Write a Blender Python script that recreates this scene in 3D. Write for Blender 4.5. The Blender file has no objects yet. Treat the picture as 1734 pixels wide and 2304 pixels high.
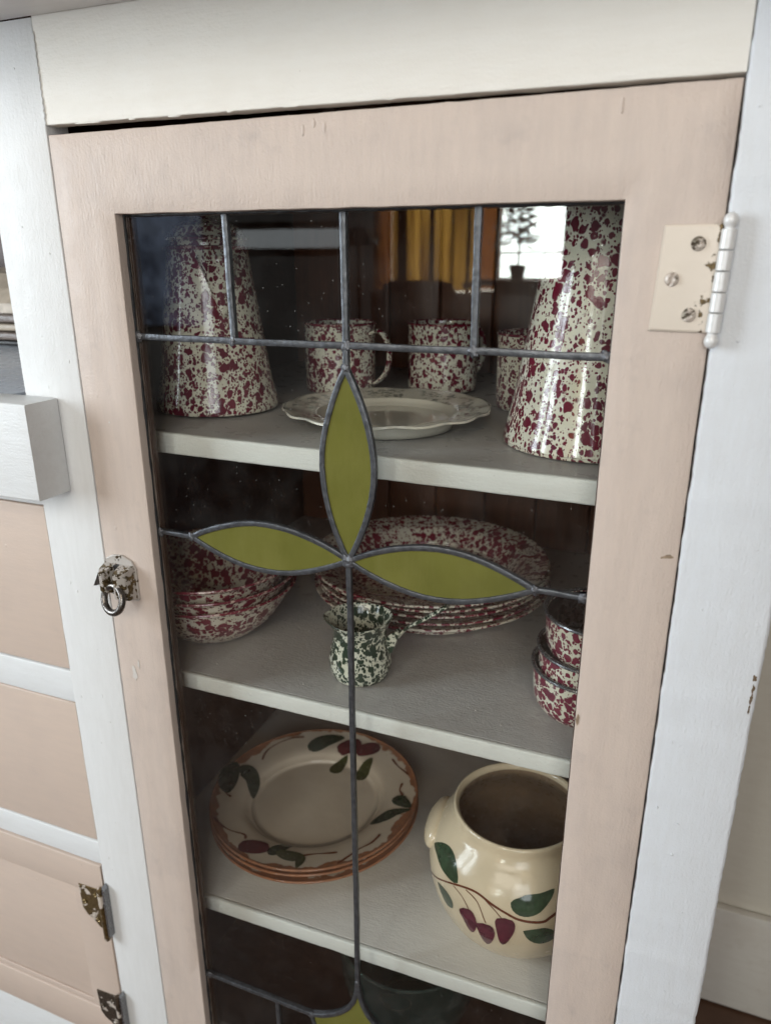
import bpy, bmesh, math, random
from mathutils import Vector, Matrix, noise as mnoise
R = math.radians
random.seed(7)
scene = bpy.context.scene
col = scene.collection

# ------------------------------------------------------------------ camera
cam_d = bpy.data.cameras.new("camera"); cam = bpy.data.objects.new("camera", cam_d); col.objects.link(cam)
YAW, PIT, ROL = .3759, .3316, -.0014
fw = Vector((-math.sin(YAW)*math.cos(PIT), math.cos(YAW)*math.cos(PIT), -math.sin(PIT)))
rg = Vector((math.cos(YAW), math.sin(YAW), 0)); up = rg.cross(fw)
r2 = rg*math.cos(ROL)+up*math.sin(ROL); u2 = up*math.cos(ROL)-rg*math.sin(ROL)
m = Matrix((r2, u2, -fw)).transposed().to_4x4(); m.translation = Vector((.4364, -.4533, -.0830))
cam.matrix_world = m
cam_d.sensor_fit = 'HORIZONTAL'; cam_d.sensor_width = 36; cam_d.lens = 36*1657.94/1734
cam_d.clip_start = .02; cam_d.clip_end = 100
cam_d.dof.use_dof = True; cam_d.dof.focus_distance = .56; cam_d.dof.aperture_fstop = 9
scene.camera = cam
cy = scene.cycles
cy.max_bounces = 6; cy.diffuse_bounces = 3; cy.glossy_bounces = 3; cy.transmission_bounces = 4; cy.transparent_max_bounces = 10
cy.caustics_reflective = False; cy.caustics_refractive = False; cy.use_adaptive_sampling = True; cy.adaptive_threshold = .02; cy.use_light_tree = False

# ------------------------------------------------------------------ world and lamps
w = bpy.data.worlds.new("World"); scene.world = w; w.use_nodes = True
w.node_tree.nodes['Background'].inputs[0].default_value = (1.0, .965, .92, 1)
w.node_tree.nodes['Background'].inputs[1].default_value = .125
scene.view_settings.view_transform = 'Standard'; scene.view_settings.look = 'None'
scene.view_settings.exposure = 0; scene.view_settings.gamma = 1

def area(name, loc, target, sx, sy, power, color):
    l = bpy.data.lights.new(name, 'AREA'); l.shape = 'RECTANGLE'; l.size = sx; l.size_y = sy
    l.energy = power; l.color = color
    o = bpy.data.objects.new(name, l); col.objects.link(o); o.location = loc
    o.rotation_euler = (Vector(target)-Vector(loc)).to_track_quat('-Z', 'Y').to_euler()
    return o
# tall daylight window in the side of the room to the left: six panes of light
KC = Vector((-1.62, -1.02, .22)); KT = Vector((.1, 0, -.3))
kf = (KT-KC).normalized(); kr = kf.cross(Vector((0, 0, 1))).normalized(); ku = Vector((0, 0, 1))
for i in (-.5, .5):
    for j in (-.5, .5):
        c = KC+kr*(i*.40)+ku*(j*.56)
        area("daylight_window_pane", c, c+Vector((kf.x, kf.y, -.1)), .36, .52, 9.6, (.83, .925, 1.0))
area("warm_front_fill", (.3, -2.35, .92), (.2, .1, -.35), 1.7, .8, 19, (1.0, .915, .81))  # warm fill lamp added high in front, not a real source
area("right_front_fill", (1.25, -2.5, .25), (.2, .1, -.35), 1.0, 1.5, 21, (.90, .95, 1.0))  # cool fill lamp added at the right front, no doorway there
area("ceiling_bulb", (1.0, -1.5, 1.0), (.3, .1, -.5), .1, .1, 2.2, (1.0, .74, .45))

# ------------------------------------------------------------------ node helpers
class NT:
    def __init__(s, name):
        s.m = bpy.data.materials.new(name); s.m.use_nodes = True
        s.t = s.m.node_tree; s.t.nodes.clear()
        s.out = s.n('ShaderNodeOutputMaterial')
    def n(s, typ, **kw):
        nd = s.t.nodes.new(typ)
        for k, v in kw.items():
            if k.startswith('i_'):
                key = k[2:]
                nd.inputs[int(key) if key.isdigit() else key.replace('_', ' ')].default_value = v
            else: setattr(nd, k, v)
        return nd
    def l(s, a, b): s.t.links.new(a, b)
    def val(s, sock, v):
        if hasattr(v, 'default_value') or hasattr(v, 'links'): s.l(v, sock)
        else: sock.default_value = v
    def math(s, op, a, b=None, clamp=False):
        nd = s.n('ShaderNodeMath', operation=op); nd.use_clamp = clamp
        s.val(nd.inputs[0], a)
        if b is not None: s.val(nd.inputs[1], b)
        return nd.outputs[0]
    def coord(s, scale=(1, 1, 1), loc=(0, 0, 0)):
        tc = s.n('ShaderNodeTexCoord'); mp = s.n('ShaderNodeMapping')
        mp.inputs['Scale'].default_value = scale; mp.inputs['Location'].default_value = loc
        s.l(tc.outputs['Object'], mp.inputs[0]); return mp.outputs[0]
    def noise(s, vec, scale, detail=2, rough=.5):
        nd = s.n('ShaderNodeTexNoise'); nd.inputs['Scale'].default_value = scale
        nd.inputs['Detail'].default_value = detail; nd.inputs['Roughness'].default_value = rough
        s.l(vec, nd.inputs['Vector']); return nd.outputs[0]
    def ramp(s, v, a, b, o0=0., o1=1.):
        nd = s.n('ShaderNodeMapRange'); s.l(v, nd.inputs[0])
        for k, q in zip((1, 2, 3, 4), (a, b, o0, o1)): nd.inputs[k].default_value = q
        return nd.outputs[0]
    def mix(s, f, a, b):
        nd = s.n('ShaderNodeMix', data_type='RGBA')
        s.val(nd.inputs[0], f); s.val(nd.inputs[6], a); s.val(nd.inputs[7], b)
        return nd.outputs[2]
    def bump(s, h, dist, strength=1., prev=None):
        nd = s.n('ShaderNodeBump'); nd.inputs['Distance'].default_value = dist; nd.inputs['Strength'].default_value = strength
        s.l(h, nd.inputs['Height'])
        if prev is not None: s.l(prev, nd.inputs['Normal'])
        return nd.outputs[0]
    def pbr(s, color, rough=.4, metal=0., normal=None, coat=0., spec=.5):
        b = s.n('ShaderNodeBsdfPrincipled')
        s.val(b.inputs['Base Color'], color); s.val(b.inputs['Roughness'], rough); s.val(b.inputs['Metallic'], metal)
        b.inputs['Coat Weight'].default_value = coat; b.inputs['Coat Roughness'].default_value = .05
        b.inputs['Specular IOR Level'].default_value = spec
        if normal is not None: s.l(normal, b.inputs['Normal'])
        return b.outputs[0]
    def end(s, sh): s.l(sh, s.out.inputs[0]); return s.m
def c4(r, g, b): return (r, g, b, 1)

def paint(name, base, stain, grain='z', rough=.38, bump=1., dirt=.35, chip=0.):
    t = NT(name)
    sc = {'z': (1, 1, .16), 'x': (.16, 1, 1), 'y': (1, .16, 1)}[grain]
    v = t.coord(); vs = t.coord(sc)
    strokes = t.noise(vs, 620, 2, .6); peel = t.noise(v, 520, 1, .6); big = t.noise(v, 45, 2, .6)
    lumps = t.n('ShaderNodeTexVoronoi'); lumps.inputs['Scale'].default_value = 62; t.l(v, lumps.inputs['Vector'])
    lm = t.ramp(lumps.outputs['Distance'], .0, .11, 1, 0)
    sep = t.n('ShaderNodeSeparateColor'); t.l(lumps.outputs['Color'], sep.inputs[0])
    keep = t.math('GREATER_THAN', sep.outputs[0], .90)
    lm = t.math('MULTIPLY', lm, keep)
    n = t.bump(strokes, .00042*bump, .7)
    n = t.bump(peel, .0005*bump, .6, n)
    n = t.bump(big, .0011*bump, .3, n)
    n = t.bump(lm, .0006, .7, n)
    sm = t.ramp(t.noise(v, 11, 4, .65), .50, .74)
    sm = t.math('ADD', t.math('MULTIPLY', sm, dirt), t.ramp(t.noise(v, 33, 3, .7), .60, .78, 0, dirt*.9))
    fine = t.ramp(t.noise(vs, 150, 2, .65), .35, .75, 0, .24)
    c = t.mix(t.math('ADD', sm, fine, True), base, stain)
    sp = t.ramp(t.noise(v, 190, 2, .7), .755, .80)
    c = t.mix(t.math('MULTIPLY', sp, .55), c, c4(.16, .12, .09))
    if chip:
        ck = t.ramp(t.noise(v, 60, 5, .7), .70-chip*.1, .715-chip*.1)
        c = t.mix(t.math('MULTIPLY', ck, .9), c, c4(.17, .11, .06))
    rr = t.ramp(t.noise(v, 60, 3), .3, .7, rough-.06, rough+.10)
    return t.end(t.pbr(c, rr, 0, n, spec=.34))

def speckle(name, cream, dark, seed=0., dens=0., sc=1., edge=None):
    """spatter enamel: overlapping round blots of three sizes over a pale ground"""
    t = NT(name)
    oi = t.n('ShaderNodeObjectInfo'); ofs = t.math('MULTIPLY', oi.outputs['Random'], 7.)
    av = t.n('ShaderNodeVectorMath', operation='ADD'); t.l(t.coord((1, 1, .86), (seed, seed*.7, seed*1.3)), av.inputs[0]); t.l(ofs, av.inputs[1])
    v0 = av.outputs[0]
    nz = t.n('ShaderNodeTexNoise'); nz.inputs['Scale'].default_value = 170*sc; nz.inputs['Detail'].default_value = 0
    t.l(v0, nz.inputs['Vector'])
    sub = t.n('ShaderNodeVectorMath', operation='SUBTRACT'); t.l(nz.outputs['Color'], sub.inputs[0]); sub.inputs[1].default_value = (.5, .5, .5)
    scl = t.n('ShaderNodeVectorMath', operation='SCALE'); t.l(sub.outputs[0], scl.inputs[0]); scl.inputs['Scale'].default_value = .0030/sc
    add = t.n('ShaderNodeVectorMath', operation='ADD'); t.l(v0, add.inputs[0]); t.l(scl.outputs[0], add.inputs[1])
    v = add.outputs[0]
    dn = t.ramp(t.noise(v0, 34*sc, 2), .3, .7, -.10, .13)
    mask = None
    for s_, lo, hi in ((112, -.16, .50), (190, -.06, .50), (380, -.06, .46)):
        vo = t.n('ShaderNodeTexVoronoi'); vo.inputs['Scale'].default_value = s_*sc; t.l(v, vo.inputs['Vector'])
        sp = t.n('ShaderNodeSeparateColor'); t.l(vo.outputs['Color'], sp.inputs[0])
        thr = t.math('ADD', t.ramp(sp.outputs[0], 0, 1, lo+dens, hi+dens), dn)
        d = t.math('SUBTRACT', thr, vo.outputs['Distance'])
        k = t.ramp(d, -.04, .06)
        mask = k if mask is None else t.math('MAXIMUM', mask, k)
    tint = t.noise(v0, 45, 3)
    dk = t.mix(t.ramp(tint, .3, .7), dark, c4(dark[0]*.62, dark[1]*.8, dark[2]*.85))
    cr = t.mix(t.ramp(t.noise(v0, 70, 3), .35, .75), cream, c4(cream[0]*.90, cream[1]*.89, cream[2]*.82))
    c = t.mix(mask, cr, dk)
    n = t.bump(mask, .00022, .5)
    n = t.bump(t.noise(v0, 120, 3), .0009, .35, n)
    return t.end(t.pbr(c, .13, 0, n, coat=.6))

def plain(name, base, rough=.4, metal=0., var=.15, nscale=80, bump=.0003, coat=0., stretch=(1, 1, 1)):
    t = NT(name); v = t.coord(stretch)
    k = t.noise(v, nscale, 4, .6)
    c = t.mix(t.ramp(k, .3, .7), base, c4(*[q*(1-var) for q in base[:3]]))
    n = t.bump(k, bump, .5)
    rr = t.ramp(t.noise(v, nscale*2.3, 3), .3, .7, max(.02, rough-.08), rough+.1)
    return t.end(t.pbr(c, rr, metal, n, coat=coat))

def wood(name, a, b, rough=.5, scale=1.):
    t = NT(name); v = t.coord((1, 1, .06))
    k = t.noise(v, 110*scale, 5, .65); k2 = t.noise(t.coord((1, 1, .12)), 22*scale, 3)
    c = t.mix(t.ramp(k, .25, .75), a, b)
    c = t.mix(t.ramp(k2, .35, .7, 0, .6), c, c4(a[0]*.55, a[1]*.5, a[2]*.5))
    return t.end(t.pbr(c, rough, 0, t.bump(k, .0006, .5)))

def chipped_metal(name, paintcol, metalcol, lo, hi, axis=None, a0=0., a1=1., rough=.35, sc=170):
    t = NT(name); v = t.coord()
    k = t.noise(v, sc, 4, .62)
    if axis is not None:
        sp = t.n('ShaderNodeSeparateXYZ'); t.l(t.coord(), sp.inputs[0])
        k = t.math('ADD', k, t.ramp(sp.outputs[axis], a0, a1, 0, .34))
    mk = t.ramp(k, lo, hi)
    mc = t.mix(t.ramp(t.noise(v, 420, 4), .35, .7), metalcol, c4(metalcol[0]*.35, metalcol[1]*.33, metalcol[2]*.3))
    c = t.mix(mk, paintcol, mc)
    n = t.bump(t.math('SUBTRACT', 1., mk), .0004, .8)
    n = t.bump(t.noise(v, 240, 4), .0005, .4, n)
    b = t.pbr(c, rough, t.math('ADD', t.math('MULTIPLY', mk, .6), .12), n)
    return t.end(b)

def glass_mat(name, f0=.045, tint=(.985, .99, .985), dust=.02):
    t = NT(name); v = t.coord()
    g = t.n('ShaderNodeNewGeometry')
    dt = t.n('ShaderNodeVectorMath', operation='DOT_PRODUCT'); t.l(g.outputs['Incoming'], dt.inputs[0]); t.l(g.outputs['Normal'], dt.inputs[1])
    cs = t.math('ABSOLUTE', dt.outputs['Value'])
    sch = t.math('POWER', t.math('SUBTRACT', 1., cs, True), 5.)
    F = t.math('ADD', t.math('MULTIPLY', sch, 1-f0), f0, True)
    tr = t.n('ShaderNodeBsdfTransparent'); tr.inputs[0].default_value = c4(*tint)
    gl = t.n('ShaderNodeBsdfGlossy'); gl.inputs['Roughness'].default_value = .012
    mx = t.n('ShaderNodeMixShader'); t.l(F, mx.inputs[0]); t.l(tr.outputs[0], mx.inputs[1]); t.l(gl.outputs[0], mx.inputs[2])
    # dust and smears
    vo = t.n('ShaderNodeTexVoronoi'); vo.inputs['Scale'].default_value = 210; t.l(v, vo.inputs['Vector'])
    sp = t.n('ShaderNodeSeparateColor'); t.l(vo.outputs['Color'], sp.inputs[0])
    dot = t.math('MULTIPLY', t.ramp(vo.outputs['Distance'], .045, .085, 1, 0), t.math('GREATER_THAN', sp.outputs[1], .80))
    smear = t.ramp(t.noise(v, 26, 2, .7), .45, .85, 0, dust)
    df = t.n('ShaderNodeBsdfDiffuse'); df.inputs[0].default_value = c4(.75, .75, .72)
    mx2 = t.n('ShaderNodeMixShader')
    t.l(t.math('ADD', t.math('MULTIPLY', dot, .30), smear, True), mx2.inputs[0]); t.l(mx.outputs[0], mx2.inputs[1]); t.l(df.outputs[0], mx2.inputs[2])
    return t.end(mx2.outputs[0])

def emit(name, c, s):
    t = NT(name); e = t.n('ShaderNodeEmission'); e.inputs[0].default_value = c4(*c); e.inputs[1].default_value = s
    return t.end(e.outputs[0])

MAROON = c4(.165, .009, .028); CREAM = c4(.76, .74, .62)
M = {}
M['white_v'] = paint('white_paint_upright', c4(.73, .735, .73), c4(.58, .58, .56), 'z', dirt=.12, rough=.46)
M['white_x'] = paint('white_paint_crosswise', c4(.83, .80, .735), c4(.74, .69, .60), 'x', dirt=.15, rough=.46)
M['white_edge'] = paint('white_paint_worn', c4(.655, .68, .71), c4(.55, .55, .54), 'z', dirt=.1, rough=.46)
M['white_r'] = paint('white_paint_rails', c4(.72, .735, .74), c4(.58, .58, .56), 'x', dirt=.12, rough=.46)
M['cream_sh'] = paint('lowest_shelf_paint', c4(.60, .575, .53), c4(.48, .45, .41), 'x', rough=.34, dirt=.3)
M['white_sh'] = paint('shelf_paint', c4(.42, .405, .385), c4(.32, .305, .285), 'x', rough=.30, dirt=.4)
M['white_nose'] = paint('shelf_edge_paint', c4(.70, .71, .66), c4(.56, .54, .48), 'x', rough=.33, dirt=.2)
M['peach'] = paint('peach_paint', c4(.585, .49, .425), c4(.41, .35, .32), 'z', rough=.46, dirt=.42)
M['peach_x'] = paint('peach_paint_crosswise', c4(.655, .525, .435), c4(.50, .405, .345), 'x', rough=.36, dirt=.25)
M['peach_d'] = paint('peach_paint_drawer', c4(.585, .475, .40), c4(.48, .40, .355), 'x', rough=.42, dirt=.2, bump=.5)
M['counter'] = paint('counter_paint', c4(.52, .57, .63), c4(.42, .45, .50), 'x', rough=.25, dirt=.3, bump=.4)
M['cornice'] = paint('cornice_paint', c4(.80, .78, .77), c4(.70, .68, .68), 'x', bump=.5)
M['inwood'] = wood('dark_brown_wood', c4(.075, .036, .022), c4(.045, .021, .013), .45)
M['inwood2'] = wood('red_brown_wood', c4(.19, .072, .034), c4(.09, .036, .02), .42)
M['lead'] = plain('lead_came', c4(.135, .142, .155), .36, .65, .5, 200, .0012)
M['solder'] = plain('solder', c4(.19, .195, .21), .42, .7, .5, 420, .0020)
M['putty'] = plain('black_putty', c4(.022, .022, .024), .45, 0, .5, 300, .0015)
M['glass'] = glass_mat('clear_glass', dust=.009)
M['red'] = speckle('maroon_speckle', CREAM, MAROON, 0., .125, 1.3)
M['red2'] = speckle('maroon_speckle_large', CREAM, MAROON, 3.1, .095, 1.2)
M['red3'] = speckle('maroon_speckle_dense', c4(.72, .67, .57), c4(.20, .010, .032), 5.7, .125, 1.05)
M['red4'] = speckle('maroon_speckle_cups', CREAM, c4(.21, .012, .04), 8.3, .17, 1.1)
M['grn'] = speckle('green_speckle', c4(.72, .73, .62), c4(.024, .050, .030), 2.2, .16, 1.15)
M['rim'] = speckle('maroon_rim', c4(.6, .45, .40), c4(.20, .010, .03), 9.4, .26, 1.3)
M['steel_rim'] = plain('grey_steel_rim', c4(.30, .305, .32), .22, .85, .3, 300, .0002)
M['dark_in'] = speckle('dark_speckle_inside', c4(.06, .045, .045), c4(.012, .008, .01), 4., .1)
# ------------------------------------------------------------------ mesh helpers
def link(name, me, mat, parent=None, smooth=False):
    o = bpy.data.objects.new(name, me); col.objects.link(o)
    if mat: me.materials.append(mat if not isinstance(mat, str) else M[mat])
    if smooth:
        me.polygons.foreach_set('use_smooth', [True]*len(me.polygons))
        if smooth != 'all':
            try: me.set_sharp_from_angle(angle=R(40))
            except Exception: pass
    if parent is not None: o.parent = parent
    return o
def mesh(name, vs, fs):
    me = bpy.data.meshes.new(name); me.from_pydata(vs, [], fs); me.update(); return me
def tag(o, label=None, cat=None, group=None, kind=None):
    if label: o['label'] = label
    if cat: o['category'] = cat
    if group: o['group'] = group
    if kind: o['kind'] = kind
    return o
def thing(name, loc, label, cat, group=None, rot=(0, 0, 0)):
    o = bpy.data.objects.new(name, None); col.objects.link(o); o.location = loc; o.rotation_euler = rot
    o.empty_display_size = .02
    return tag(o, label, cat, group)

def board_data(x0, x1, y0, y1, z0, z1, axis='z', r=.0016, n=None, jit=.00025, seed=0, z1b=None, z0b=None):
    """a sawn board with rounded, slightly wavy edges, running along one axis"""
    lo = Vector((x0, y0, z0)); hi = Vector((x1, y1, z1))
    ai = 'xyz'.index(axis); ui, vi = [i for i in range(3) if i != ai]
    L = hi[ai]-lo[ai]
    if n is None: n = max(2, min(90, int(L/.006)))
    r = min(r, (hi[ui]-lo[ui])*.4, (hi[vi]-lo[vi])*.4)
    sec = []
    for (cu, cv, a0) in ((hi[ui]-r, hi[vi]-r, 0), (lo[ui]+r, hi[vi]-r, 90), (lo[ui]+r, lo[vi]+r, 180), (hi[ui]-r, lo[vi]+r, 270)):
        for k in range(4):
            a = R(a0+k*30); sec.append((cu+r*math.cos(a), cv+r*math.sin(a), math.cos(a), math.sin(a)))
    vs, fs = [], []
    ns = len(sec)
    for i in range(n+1):
        t = i/n; a = lo[ai]+L*t
        shrink = 0
        for k, (u, v, du, dv) in enumerate(sec):
            p = [0, 0, 0]; p[ai] = a
            q = mnoise.noise(Vector((a*40+seed*7.3, (k//4)*9.1, seed)))*jit*.5 + mnoise.noise(Vector((a*210+seed, (k//4)*5.7, seed*3)))*jit*.35
            e = r if i in (0, n) else 0
            p[ui] = u+du*(q-e*.3); p[vi] = v+dv*(q-e*.3)
            if axis == 'x':
                if z1b is not None and p[2] > (z0+z1)/2: p[2] += (z1b-z1)*t
                if z0b is not None and p[2] < (z0+z1)/2: p[2] += (z0b-z0)*t
            vs.append(p)
    for i in range(n):
        for k in range(ns):
            a, b = i*ns+k, i*ns+(k+1) % ns
            fs.append((a, b, b+ns, a+ns))
    fs.append(tuple(range(ns))[::-1]); fs.append(tuple(range(n*ns, n*ns+ns)))
    return vs, fs
def fixn(me):
    bm = bmesh.new(); bm.from_mesh(me); bmesh.ops.recalc_face_normals(bm, faces=bm.faces); bm.to_mesh(me); bm.free()
def board(name, mat, parent, *a, **k):
    vs, fs = board_data(*a, **k); me = mesh(name, vs, fs); fixn(me)
    return link(name, me, mat, parent, True)
def merge(parts):
    V, F = [], []
    for vs, fs in parts:
        o = len(V); V += [tuple(v) for v in vs]; F += [tuple(i+o for i in f) for f in fs]
    return V, F

def spline(pts, k=5):
    """Catmull-Rom through a polyline; a point given twice stays a corner"""
    P = [Vector(p) for p in pts]; out = []
    for i in range(len(P)-1):
        p1, p2 = P[i], P[i+1]
        if (p2-p1).length < 1e-9: continue
        p0 = P[i-1] if i > 0 else p1; p3 = P[i+2] if i+2 < len(P) else p2
        for j in range(k):
            t = j/k
            out.append(.5*((2*p1)+(p2-p0)*t+(2*p0-5*p1+4*p2-p3)*t*t+(3*p1-p0-3*p2+p3)*t**3))
    out.append(P[-1]); return out
def lathe_data(prof, n=72, k=5, warp=None):
    pr = spline([(r, z, 0) for r, z in prof], k) if k > 1 else [Vector((r, z, 0)) for r, z in prof]
    vs, fs = [], []
    for p in pr:
        for i in range(n):
            a = 2*math.pi*i/n; r, z = max(p.x, 1e-5), p.y
            if warp: r, z = warp(a, r, z)
            vs.append((r*math.sin(a), -r*math.cos(a), z))
    for j in range(len(pr)-1):
        for i in range(n):
            a, b = j*n+i, j*n+(i+1) % n
            fs.append((a, b, b+n, a+n))
    return vs, fs
def lathe(name, mat, parent, prof, n=72, k=5, warp=None):
    vs, fs = lathe_data(prof, n, k, warp); me = mesh(name, vs, fs)
    bm = bmesh.new(); bm.from_mesh(me); bmesh.ops.remove_doubles(bm, verts=bm.verts, dist=3e-5)
    bmesh.ops.recalc_face_normals(bm, faces=bm.faces); bm.to_mesh(me); bm.free()
    return link(name, me, mat, parent, 'all')
def tube_data(path, rad, n=10, cap=True, flat=1., upv=None, closed=False):
    P = [Vector(p) for p in path]; vs, fs = [], []
    m_ = len(P); u = None
    for i, p in enumerate(P):
        if closed: d = P[(i+1) % m_]-P[i-1]
        else: d = P[min(i+1, m_-1)]-P[max(i-1, 0)]
        d.normalize()
        if upv is not None: u = (Vector(upv)-d*d.dot(Vector(upv))).normalized()
        elif u is None: u = d.orthogonal().normalized()
        else: u = (u-d*d.dot(u)).normalized()
        v = d.cross(u); rr = rad(i/(m_-1)) if callable(rad) else rad
        for k in range(n):
            a = 2*math.pi*k/n
            vs.append(p+u*(rr*flat*math.cos(a))+v*(rr*math.sin(a)))
    for i in range(m_ if closed else m_-1):
        for k in range(n):
            a, b = i*n+k, i*n+(k+1) % n; c, d_ = ((i+1) % m_)*n+(k+1) % n, ((i+1) % m_)*n+k
            fs.append((a, b, c, d_))
    if cap and not closed:
        fs.append(tuple(range(n))[::-1]); fs.append(tuple(range((m_-1)*n, m_*n)))
    return vs, fs
def tube(name, mat, parent, path, rad, **k):
    vs, fs = tube_data(path, rad, **k); me = mesh(name, vs, fs); fixn(me)
    return link(name, me, mat, parent, True)
def torus_path(c, r, n=48, tilt=None):
    return [Vector((c[0]+r*math.sin(2*math.pi*i/n), c[1]-r*math.cos(2*math.pi*i/n), c[2])) for i in range(n)]
def blob(name, mat, parent, c, rad, sq=(1, 1, 1), seed=0, rough=.15, sub=2):
    bm = bmesh.new(); bmesh.ops.create_icosphere(bm, subdivisions=sub, radius=1)
    for v in bm.verts:
        q = 1+mnoise.noise(v.co*2.1+Vector((seed*3.3, seed, 0)))*rough
        v.co = Vector((c[0]+v.co.x*rad*sq[0]*q, c[1]+v.co.y*rad*sq[1]*q, c[2]+v.co.z*rad*sq[2]*q))
    me = bpy.data.meshes.new(name); bm.to_mesh(me); bm.free()
    return link(name, me, mat, parent, 'all')
def prism(name, mat, parent, poly, y0, y1, bevel=0., smooth=False):
    """outline in x,z extruded along y, with a chamfered front edge"""
    bm = bmesh.new(); f = bm.faces.new([bm.verts.new((x, y0, z)) for x, z in poly])
    e = bmesh.ops.extrude_face_region(bm, geom=[f])
    for v in [g for g in e['geom'] if isinstance(g, bmesh.types.BMVert)]: v.co.y = y1
    bmesh.ops.recalc_face_normals(bm, faces=bm.faces)
    if bevel:
        ed = [e_ for e_ in bm.edges if abs(e_.verts[0].co.y-y0) < 1e-7 and abs(e_.verts[1].co.y-y0) < 1e-7]
        bmesh.ops.bevel(bm, geom=ed, offset=bevel, segments=2, affect='EDGES', profile=.6)
    bmesh.ops.triangulate(bm, faces=[f for f in bm.faces if len(f.verts) > 4])
    me = bpy.data.meshes.new(name); bm.to_mesh(me); bm.free()
    return link(name, me, mat, parent, smooth)

# ------------------------------------------------------------------ setting: floor and wall beside the cabinet
def quadobj(name, mat, x0, x1, y0, y1, z0, z1):
    vs, fs = board_data(x0, x1, y0, y1, z0, z1, 'x', r=.002, n=4, jit=0); me = mesh(name, vs, fs); fixn(me)
    return link(name, me, mat, None, True)
M['wall'] = paint('wall_plaster', c4(.66, .62, .53), c4(.56, .50, .41), 'x', rough=.6, dirt=.4)
M['base'] = paint('baseboard_paint', c4(.66, .63, .57), c4(.54, .49, .42), 'x', rough=.5, dirt=.4)
M['floor'] = wood('floor_boards', c4(.14, .07, .04), c4(.09, .045, .025), .5, .4)
tag(quadobj('floor', 'floor', -4, 3, -4.4, .60, -1.20, -1.168), kind='structure')
tag(quadobj('wall', 'wall', .515, 3, .512, .60, -1.168, .9), kind='structure')
tag(quadobj('baseboard', 'base', .515, 3, .498, .5115, -1.166, -.984), kind='structure')
# the seam of brown dirt along the top of the baseboard
# ------------------------------------------------------------------ the cabinet
cab = thing('kitchen_cabinet', (0, 0, 0), 'white and peach painted built-in cabinet with leaded glass door', 'cabinet')
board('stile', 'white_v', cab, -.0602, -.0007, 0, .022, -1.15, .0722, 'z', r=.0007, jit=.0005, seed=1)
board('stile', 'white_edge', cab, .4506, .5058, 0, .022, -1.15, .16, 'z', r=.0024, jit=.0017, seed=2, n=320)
board('top_rail', 'white_x', cab, -.0006, .4503, .0002, .0125, .0064, .16, 'x', r=.0009, jit=.0009, seed=3, z0b=.0043)
board('cornice', 'cornice', cab, -.9, .62, -.11, .0002, .0725, .10, 'x', r=.002, jit=.0002, seed=4)
# bead of thick paint along the seam of rail and stile
tube('paint_seam', 'white_v', cab, [(-.0004+.0004*math.sin(i*1.7), -.0001, .0068+i*.0013) for i in range(45)], lambda t: .0005+.0007*abs(math.sin(t*9))*(1-t), n=6)
# interior
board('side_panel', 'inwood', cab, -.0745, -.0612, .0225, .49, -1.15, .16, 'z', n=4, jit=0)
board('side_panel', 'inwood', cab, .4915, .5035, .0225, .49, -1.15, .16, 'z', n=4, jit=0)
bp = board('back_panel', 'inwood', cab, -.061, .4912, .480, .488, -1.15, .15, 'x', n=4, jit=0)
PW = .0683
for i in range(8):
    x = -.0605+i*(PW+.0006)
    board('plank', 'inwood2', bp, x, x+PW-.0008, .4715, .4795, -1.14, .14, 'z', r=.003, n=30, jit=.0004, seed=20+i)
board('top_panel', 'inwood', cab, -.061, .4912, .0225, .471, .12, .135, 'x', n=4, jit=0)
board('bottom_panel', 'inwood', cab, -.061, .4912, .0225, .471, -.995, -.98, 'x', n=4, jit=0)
def zA(x): return -.2190-.012*(x-.05)
def zB(x): return -.4470
def zC(x): return -.7160+.027*(x-.04)
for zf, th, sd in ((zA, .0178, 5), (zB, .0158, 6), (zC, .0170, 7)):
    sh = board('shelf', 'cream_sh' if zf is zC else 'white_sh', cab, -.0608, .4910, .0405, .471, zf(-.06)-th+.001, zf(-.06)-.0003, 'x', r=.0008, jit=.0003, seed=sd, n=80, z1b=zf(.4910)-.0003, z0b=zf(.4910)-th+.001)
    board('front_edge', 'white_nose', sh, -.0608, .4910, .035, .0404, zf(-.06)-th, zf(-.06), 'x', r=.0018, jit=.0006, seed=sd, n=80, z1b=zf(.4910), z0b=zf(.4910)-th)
    z = zf(-.06)-th-.0005
    board('shelf_cleat', 'inwood', cab, -.0610, -.049, .06, .46, z-.018, z, 'y', n=10, seed=sd+3)
# drawers and small door to the left, rails between
for z0, z1 in ((-.2850, -.262), (-.4835, -.4490), (-.6788, -.6495), (-1.1, -.9490)):
    board('rail', 'white_r', cab, -.42, -.0604, .0006, .022, z0, z1, 'x', r=.0016, jit=.0005, seed=int(-z0*90))
for k, (z0, z1) in enumerate(((-.4478, -.2862), (-.6483, -.4847))):
    board('drawer_front', 'peach_d', cab, -.42, -.0622, .0012, .020, z0, z1, 'x', r=.0014, jit=.0006, seed=40+k)
# framed panel door: four boards and a recessed field
zt, zb = -.6800, -.9478
pd_ = merge([board_data(-.42, -.0618, -.0012, .018, zt-.0415, zt, 'x', r=.0012, jit=.0005, seed=50),
             board_data(-.42, -.0618, -.0012, .018, zb, zb+.050, 'x', r=.0012, jit=.0005, seed=51),
             board_data(-.1035, -.0618, -.0010, .0178, zb+.0502, zt-.0417, 'z', r=.0012, jit=.0005, seed=52)])
me = mesh('panel_door', *pd_); fixn(me); pdoor = link('panel_door', me, 'peach_d', cab, True)
board('field', 'peach_d', pdoor, -.42, -.1037, .0022, .012, zb+.0502, zt-.0417, 'x', r=.001, jit=.0003, seed=53)
board('bead', 'peach_d', pdoor, -.42, -.1039, .0002, .0020, zb+.0505, zb+.0585, 'x', r=.0009, jit=.0003, seed=54)
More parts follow.
